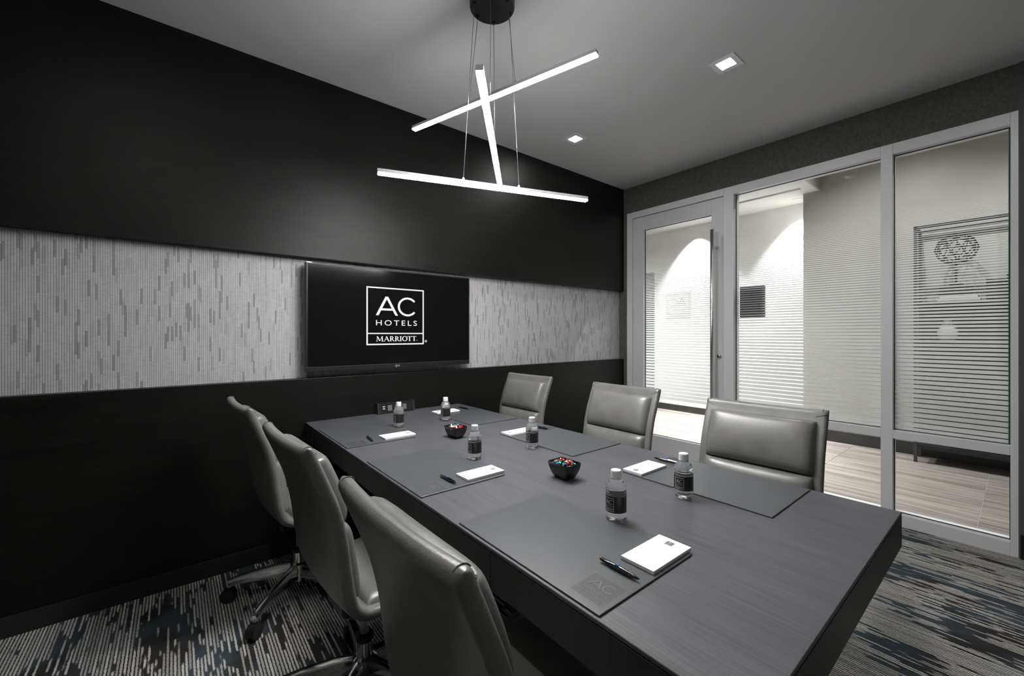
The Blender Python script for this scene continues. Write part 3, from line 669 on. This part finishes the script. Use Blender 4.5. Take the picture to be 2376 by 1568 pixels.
# bottles
def bottle():
    r = empty('water_bottle'); tag(r, 'bottle', 'bottle', 'small water bottles on the table')
    n = 40
    prof = [(.0, .004), (.012, .0035), (.0185, .0005), (.0225, .0005), (.0262, .005), (.0278, .012), (.0285, .020), (.0285, .0275), (.0275, .0278), (.0275, .0722), (.0285, .0725), (.0290, .078), (.0278, .0795), (.0288, .082), (.0288, .087), (.0275, .0895), (.0283, .092), (.0262, .099), (.0215, .107), (.0165, .1125), (.0135, .116), (.0128, .119)]
    bm = bmesh.new(); rings = []
    for rr, z in prof:
        ring = []
        for k in range(n):
            a = 2*math.pi*k/n; q = rr
            if .003 < z < .024: q = rr*(1 + .035*math.sin(10*a)*(1-abs(z-.012)/.014))      # ribs of the foot
            ring.append(bm.verts.new((q*math.cos(a), q*math.sin(a), z)))
        rings.append(ring)
    for r0, r1 in zip(rings, rings[1:]):
        for k in range(n): bm.faces.new((r0[k], r0[(k+1) % n], r1[(k+1) % n], r1[k]))
    bm.faces.new(rings[-1]); bmesh.ops.remove_doubles(bm, verts=bm.verts[:], dist=1e-6)
    fin(bm, 'bottle_body', 'bottle', r, True)
    bm = bmesh.new(); m2 = 48
    pr_ = [(.0138, .1165), (.0142, .118), (.0142, .136), (.0132, .1385), (.004, .139)]; rings = []
    for rr, z in pr_:
        rings.append([bm.verts.new(((rr*(1+(.02 if (k % 2 and z < .137) else 0)))*math.cos(2*math.pi*k/m2), rr*(1+(.02 if (k % 2 and z < .137) else 0))*math.sin(2*math.pi*k/m2), z)) for k in range(m2)])
    for r0, r1 in zip(rings, rings[1:]):
        for k in range(m2): bm.faces.new((r0[k], r0[(k+1) % m2], r1[(k+1) % m2], r1[k]))
    bm.faces.new(rings[-1]); bm.faces.new(rings[0][::-1]); fin(bm, 'cap', 'cap', r)
    bm = bmesh.new(); ra = [[bm.verts.new((.0287*math.cos(2*math.pi*k/n), .0287*math.sin(2*math.pi*k/n), z)) for k in range(n)] for z in (.0278, .0722)]
    for k in range(n): bm.faces.new((ra[0][k], ra[0][(k+1) % n], ra[1][(k+1) % n], ra[1][k]))
    lb = fin(bm, 'label', 'label', r, True)
    R_ = .02895; s, hh = .029, .036
    flat('label_logo', 'label_print', logo(True, .035), lambda u, v: (R_*math.cos((u-.5)*s/R_), R_*math.sin((u-.5)*s/R_), .0315+v*hh), lb)
    return r
bt0 = bottle()
BOT = [(.951, .712, 40), (1.249, .676, 27), (.963, 1.430, 56), (1.256, 1.402, 52), (.962, 2.180, 62), (1.252, 2.170, 62)]
BL_ = ['clear water bottle beside the desk mat facing the glass at the open table end', 'clear water bottle beside the glass side desk mat at the open table end',
       'clear water bottle beside the middle desk mat facing the glass', 'clear water bottle beside the middle desk mat of the glass side',
       'clear water bottle beside the desk mat facing the glass near the power outlet box', 'clear water bottle beside the glass side desk mat near the television wall']
for i, (x, y, off) in enumerate(BOT):
    a = math.atan2(-y, -x) - math.radians(off)          # label logo turned a little to the left of the viewer's side
    if i == 0: bt0.location = (x, y, TZ); bt0.rotation_euler = (0, 0, a); bt0['label'] = BL_[0]
    else: dup(bt0, (x, y, TZ), a, BL_[i])

# bowls of sweets
def bowl(x, y, label, rz=0):
    r = empty('candy_bowl', (x, y, TZ), rz); tag(r, label, 'bowl', 'black candy bowls on the table')
    bm = bmesh.new(); rings = []
    prof = [(.0, .001, 0), (.56, .0, 0), (.60, .002, 0), (.70, .010, 0), (.83, .023, 0), (.94, .039, 0), (1.0, .055, 0), (1.005, .0568, -.001), (1.0, .0565, -.003), (.94, .040, -.003), (.83, .0245, -.003), (.70, .012, -.003), (.57, .006, -.003), (.0, .0055, 0)]
    n = 32; hx, hy = .039, .051
    for s, z, inset in prof:
        ring = []
        for k in range(n):
            a = 2*math.pi*k/n; c_, s_ = math.cos(a), math.sin(a); p = .22
            qx = math.copysign(abs(c_)**p, c_)*max(hx*s+inset, 0); qy = math.copysign(abs(s_)**p, s_)*max(hy*s+inset, 0)
            ring.append(bm.verts.new((qx, qy, z)))
        rings.append(ring)
    for r0, r1 in zip(rings, rings[1:]):
        for k in range(n): bm.faces.new((r0[k], r0[(k+1) % n], r1[(k+1) % n], r1[k]))
    bmesh.ops.remove_doubles(bm, verts=bm.verts[:], dist=1e-6)
    autosmooth(fin(bm, 'bowl_body', 'bowl', r), 50)
    return r
bowl(1.085, 1.037, 'black rectangular bowl of foil candies towards the open table end')
bowl(1.088, 1.785, 'black rectangular bowl of foil candies towards the television wall', .12)
FOIL = {'green': (.03, .45, .20), 'red': (.62, .03, .03), 'blue': (.04, .10, .55), 'purple': (.30, .05, .42), 'gold': (.75, .52, .16), 'teal': (.03, .40, .45), 'silver': (.75, .75, .72)}
for k, c in FOIL.items(): M['foil_'+k] = simple('foil_'+k, c, .18, metal=.85, bump=.5, bscale=500)
def candy_mesh():
    bm = bmesh.new(); bmesh.ops.create_icosphere(bm, subdivisions=1, radius=.0068)
    for v in bm.verts: v.co.x *= 1.2
    for s in (-1, 1):
        c = bm.verts.new((s*.0070, 0, 0)); fan = []
        for k in range(6):
            a = 2*math.pi*k/6; fan.append(bm.verts.new((s*(.0128 + (.0012 if k % 2 else 0)), .0052*math.cos(a), .0052*math.sin(a))))
        for k in range(6): bm.faces.new((c, fan[k], fan[(k+1) % 6]))
    me = bpy.data.meshes.new('candy'); bm.to_mesh(me); bm.free(); return me
CM = {}
for k in FOIL:
    CM[k] = candy_mesh(); CM[k].materials.append(M['foil_'+k])
rnd = random.Random(3)
for bx, by, bn in ((1.085, 1.037, 'bowl towards the open table end'), (1.088, 1.785, 'bowl towards the television wall')):
    spots = []
    for layer, (z, ax, ay, nn) in enumerate(((.017, .017, .025, 8), (.030, .023, .034, 13), (.043, .027, .038, 17), (.054, .024, .034, 12))):
        tries = 0
        while nn and tries < 900:
            tries += 1
            p = Vector((rnd.uniform(-ax, ax), rnd.uniform(-ay, ay), z + rnd.uniform(-.002, .002)))
            if all((p-q).length > .0118 for q in spots): spots.append(p); nn -= 1
    for p in spots:
        k = rnd.choice(list(FOIL))
        o = bpy.data.objects.new('wrapped_candy', CM[k]); COL.objects.link(o)
        o.location = (bx+p.x, by+p.y, TZ+p.z); o.rotation_euler = (rnd.uniform(-.5, .5), rnd.uniform(-.5, .5), rnd.uniform(0, 6.28))
        tag(o, '%s foil wrapped candy in the black %s' % (k, bn), 'candy', '%s candies in the %s' % (k, bn))

# power box against the wainscot
pb = empty('power_outlet_box', (1.13, 2.612, TZ)); tag(pb, 'black tabletop power box with outlets and USB ports at the wainscot', 'power outlet')
bm = bmesh.new()
for x in (-.125, .125): pass
vsx = [(-.022, 0), (-.012, .068), (.024, .068), (.024, 0)]
va_ = [[bm.verts.new((x, y, z)) for y, z in vsx] for x in (-.118, .118)]
for k in range(4): bm.faces.new((va_[0][k], va_[0][(k+1) % 4], va_[1][(k+1) % 4], va_[1][k]))
bm.faces.new(va_[0]); bm.faces.new(va_[1][::-1]); fin(bm, 'housing', 'black', pb)
for x in (-.122, .122):
    bm = bmesh.new(); vv = [[bm.verts.new((x+dx, y*1.1, z*1.04)) for y, z in vsx] for dx in (-.004, .004)]
    for k in range(4): bm.faces.new((vv[0][k], vv[0][(k+1) % 4], vv[1][(k+1) % 4], vv[1][k]))
    bm.faces.new(vv[0]); bm.faces.new(vv[1][::-1]); fin(bm, 'end_cap', simple('dark_grey_cap', (.03, .032, .03), .4), pb)
sl = lambda x, z: (x, -.022 + z*.147 - .0006, z)
for i in range(2): flat('usb_port', 'white_plastic', [[(-.093, .030+i*.013), (-.077, .030+i*.013), (-.077, .036+i*.013), (-.093, .036+i*.013)]], sl, pb)
for x in (-.045, .005, .055):
    oc = flat('outlet', 'outlet', [[(x-.014, .018), (x+.014, .018), (x+.014, .052), (x-.014, .052)]], sl, pb)
    sl2 = lambda u, v: (u, -.022 + v*.147 - .0012, v)
    flat('outlet_slots', 'black', [[(x-.007, .034), (x-.004, .034), (x-.004, .044), (x-.007, .044)], [(x+.004, .034), (x+.007, .034), (x+.007, .044), (x+.004, .044)], [(x-.002, .023), (x+.002, .023), (x+.002, .028), (x-.002, .028)]], sl2, oc)

# ================================================================== chairs
def catmull(pts, n):
    P = [Vector(p) for p in pts]; P = [P[0]*2-P[1]] + P + [P[-1]*2-P[-2]]; out = []
    for i in range(1, len(P)-2):
        for k in range(n):
            t = k/n; a, b, c, d = P[i-1], P[i], P[i+1], P[i+2]
            out.append(.5*((2*b)+(c-a)*t+(2*a-5*b+4*c-d)*t*t+(3*b-a-3*c+d)*t**3))
    out.append(P[-2]); return out
PATH = catmull([(-.272, .924), (-.262, .898), (-.241, .848), (-.208, .763), (-.187, .672), (-.174, .571), (-.161, .492), (-.143, .446), (-.113, .418), (-.075, .404), (0, .399), (.1, .403), (.19, .411), (.245, .409), (.275, .395)], 4)
def frames():
    out = []
    for i, p in enumerate(PATH):
        d = (PATH[min(i+1, len(PATH)-1)] - PATH[max(i-1, 0)]).normalized()
        n = Vector((-d.y, d.x))                       # towards the sitter
        if n.x < 0 and i < 20: n = -n
        if i >= 20 and n.y < 0: n = -n
        out.append((p, n))
    return out
FR = frames()
WID, THK = .468, .034
def chair():
    r = empty('office_chair'); tag(r, 'chair', 'chair', 'grey leather chairs around the table')
    n_end = 4
    # shell --------------------------------------------------
    bm = bmesh.new(); rings = []; hw = WID/2; cr = .0150
    sec = []                                          # (y, h) around the section, h from 0 (back) to THK (front)
    def corner(cy, ch, a0):
        for k in range(5):
            a = math.radians(a0+22.5*k); sec.append((cy+cr*math.cos(a), ch+cr*math.sin(a)))
    corner(hw-cr, cr, -90); corner(hw-cr, THK-cr, 0)
    for k in range(1, 8): sec.append((hw-cr-(2*(hw-cr))*k/8, THK))
    corner(-hw+cr, THK-cr, 90); corner(-hw+cr, cr, 180)
    for k in range(1, 8): sec.append((-hw+cr+(2*(hw-cr))*k/8, 0))
    def ring(p, n, sy, sh, bulge=0.):
        out = []
        for y, h in sec:
            cv = .012*(y/hw)**2
            hh = THK/2 + (h-THK/2)*sh + cv
            out.append(bm.verts.new((p.x+n.x*hh, y*sy, p.y+n.y*hh)))
        return out
    # rounded ends
    p0, n0 = FR[0]; d0 = (PATH[0]-PATH[1]).normalized(); p1, n1 = FR[-1]; d1 = (PATH[-1]-PATH[-2]).normalized()
    for a in (85, 65, 45, 22):
        t = math.radians(a); rings.append(ring(p0+d0*(.016*math.sin(t)), n0, 1-.006*(1-math.cos(t)), math.cos(t)))
    for p, n in FR: rings.append(ring(p, n, 1, 1))
    for a in (22, 45, 65, 85):
        t = math.radians(a); rings.append(ring(p1+d1*(.019*math.sin(t)), n1, 1-.02*(1-math.cos(t)), math.cos(t)))
    m = len(sec)
    for r0, r1 in zip(rings, rings[1:]):
        for k in range(m): bm.faces.new((r0[k], r0[(k+1) % m], r1[(k+1) % m], r1[k]))
    bm.faces.new(rings[0]); bm.faces.new(rings[-1][::-1])
    sh = fin(bm, 'shell', 'leather', r, True); sh['label'] = 'leather wrapped shell with rolled border'
    # cushions ------------------------------------------------
    def at(s):
        i = min(int(s), len(FR)-2); f = s-i
        return FR[i][0].lerp(FR[i+1][0], f), FR[i][1].lerp(FR[i+1][1], f).normalized()
    def s_of(test):
        for i in range(len(FR)-1):
            if test(FR[i][0]): return float(i)
        return len(FR)-2.
    def cushion(name, s0, s1, hw_, h0, nu=18, nv=16):
        bm = bmesh.new(); g = []
        for i in range(nv+1):
            row = []; v = -1+2*i/nv; v2 = math.copysign(1-(1-abs(v))**1.7, v)
            for j in range(nu+1):
                u = -1+2*j/nu; u2 = math.copysign(1-(1-abs(u))**1.7, u)
                p, n = at(s0+(s1-s0)*(v2+1)/2); y = u2*hw_
                e = max(0, 1-abs(u2)**9)**.4 * max(0, 1-abs(v2)**7)**.4 * (.76+.24*(1-u2*u2)*(1-v2*v2))
                hgt = THK + .012*(y/(WID/2))**2 - .006 + h0*e
                row.append(bm.verts.new((p.x+n.x*hgt, y, p.y+n.y*hgt)))
            g.append(row)
        for a, b in zip(g, g[1:]):
            for k in range(nu): bm.faces.new((a[k], a[k+1], b[k+1], b[k]))
        return fin(bm, name, 'leather', r, True)
    zt = lambda z: s_of(lambda p: p.y < z)
    sx = lambda x: s_of(lambda p: p.x > x and p.y < .42)
    cushion('upper_back_cushion', zt(.890), zt(.706), WID/2-.030, .058)
    cushion('lower_back_cushion', zt(.698), zt(.475), WID/2-.030, .058)
    cushion('seat_cushion', sx(-.09), sx(.235), WID/2-.030, .042)
    # mitred seams on the rolled border
    for sy in (-1, 1):
        pts = []
        for k in range(9):
            f = k/8; p, n = at(1.0 + 2.2*f) ; y = sy*(WID/2-.004-.036*f)
            hh = THK + .012*(y/(WID/2))**2 + .0004
            if f < .12: hh -= .004
            pts.append((p.x+n.x*hh, y, p.y+n.y*hh))
        bm = bmesh.new(); bm_tube(bm, pts, .0011, 5); fin(bm, 'corner_seam', 'seam', sh)
        pts = []
        for k in range(7):
            t = math.radians(-80+160*k/6); hh = THK/2 - math.sin(t)*THK*.49 + .012
            pp = p0+d0*(.0165*math.cos(t)); pts.append((pp.x+n0.x*hh, sy*(WID/2-.018), pp.y+n0.y*hh))
        bm = bmesh.new(); bm_tube(bm, pts, .0013, 5); fin(bm, 'corner_seam', 'seam', sh)
    # under-seat mechanism and column
    box('seat_mechanism', 'black', -.10, .13, -.075, .075, .345, .408, r, bevel=.012)
    tube('tilt_lever', 'black', [(.02, -.07, .365), (.02, -.20, .355), (.02, -.235, .352)], [.005, .005, .008], r, 8)
    lathe('gas_cylinder', 'alu_dark', [(.0135, .19), (.0135, .35)], r, 20)
    autosmooth(lathe('column_collar', 'black', [(.029, .205), (.031, .21), (.031, .222), (.022, .228), (.0138, .228)], r, 24))
    autosmooth(lathe('column_sleeve', 'chrome', [(.020, .062), (.024, .066), (.024, .095), (.040, .10), (.040, .150), (.029, .158), (.028, .206), (.016, .206)], r, 32))
    # five-star base
    for k in range(5):
        a = math.radians(150+72*k); bm = bmesh.new(); rr = []
        for x, z0, z1, w in ((.030, .088, .152, .018), (.10, .090, .148, .0165), (.20, .086, .132, .0145), (.275, .080, .113, .0125), (.298, .068, .104, .0125), (.306, .060, .094, .011)):
            rr.append([bm.verts.new((x, y, z)) for y, z in ((-w*.8, z0), (w*.8, z0), (w, (z0+z1)/2+.008), (w*.75, z1-.001), (0, z1+.001), (-w*.75, z1-.001), (-w, (z0+z1)/2+.008))])
        for r0, r1 in zip(rr, rr[1:]):
            for q in range(7): bm.faces.new((r0[q], r0[(q+1) % 7], r1[(q+1) % 7], r1[q]))
        bm.faces.new(rr[0]); bm.faces.new(rr[-1][::-1])
        arm = autosmooth(fin(bm, 'base_arm', 'chrome', r), 30); arm.rotation_euler = (0, 0, a)
        c = empty('caster') if False else None
        bm = bmesh.new()
        bm_tube(bm, [(.293, 0, .050), (.293, 0, .078)], .0075, 10)
        for i in range(9): pass
        hood = []                                       # half-round hood over the wheels
        for y in (-.019, .019):
            hood.append([bm.verts.new((.305+.0315*math.cos(math.radians(t)), y, .030+.0315*math.sin(math.radians(t)))) for t in range(-10, 200, 21)])
        for q in range(len(hood[0])-1): bm.faces.new((hood[0][q], hood[0][q+1], hood[1][q+1], hood[1][q]))
        cs_ = autosmooth(fin(bm, 'caster', 'black', arm)); cs_.rotation_euler = (0, 0, 0)
        for y in (-.0125, .0125):
            bm = bmesh.new(); bm_tube(bm, [(.305, y-.0085, .030), (.305, y-.006, .030), (.305, y+.006, .030), (.305, y+.0085, .030)], [.025, .030, .030, .025], 22)
            autosmooth(fin(bm, 'caster_wheel', 'blackmat', arm))
    return r
ch0 = chair()
CH = [  # x, y, rotation, label
 (.530, .682, .02, 'grey leather swivel chair facing the glass front, at the open end of the table'),
 (.505, 1.425, .06, 'grey leather swivel chair facing the glass front, in the middle of its row'),
 (.466, 2.205, .06, 'grey leather swivel chair facing the glass front, closest to the wainscot'),
 (1.738, .700, math.pi+.05, 'grey leather swivel chair backing onto the narrow window, at the open table end'),
 (1.815, 1.482, math.pi+.0, 'grey leather swivel chair backing onto the wide window, in the middle of its row'),
 (1.812, 2.320, math.pi+.03, 'grey leather swivel chair with its back to the glass door, closest to the wainscot')]
for i, (x, y, a, lab) in enumerate(CH):
    if i == 0: ch0.location = (x, y, 0); ch0.rotation_euler = (0, 0, a); ch0['label'] = lab
    else: dup(ch0, (x, y, 0), a, lab)
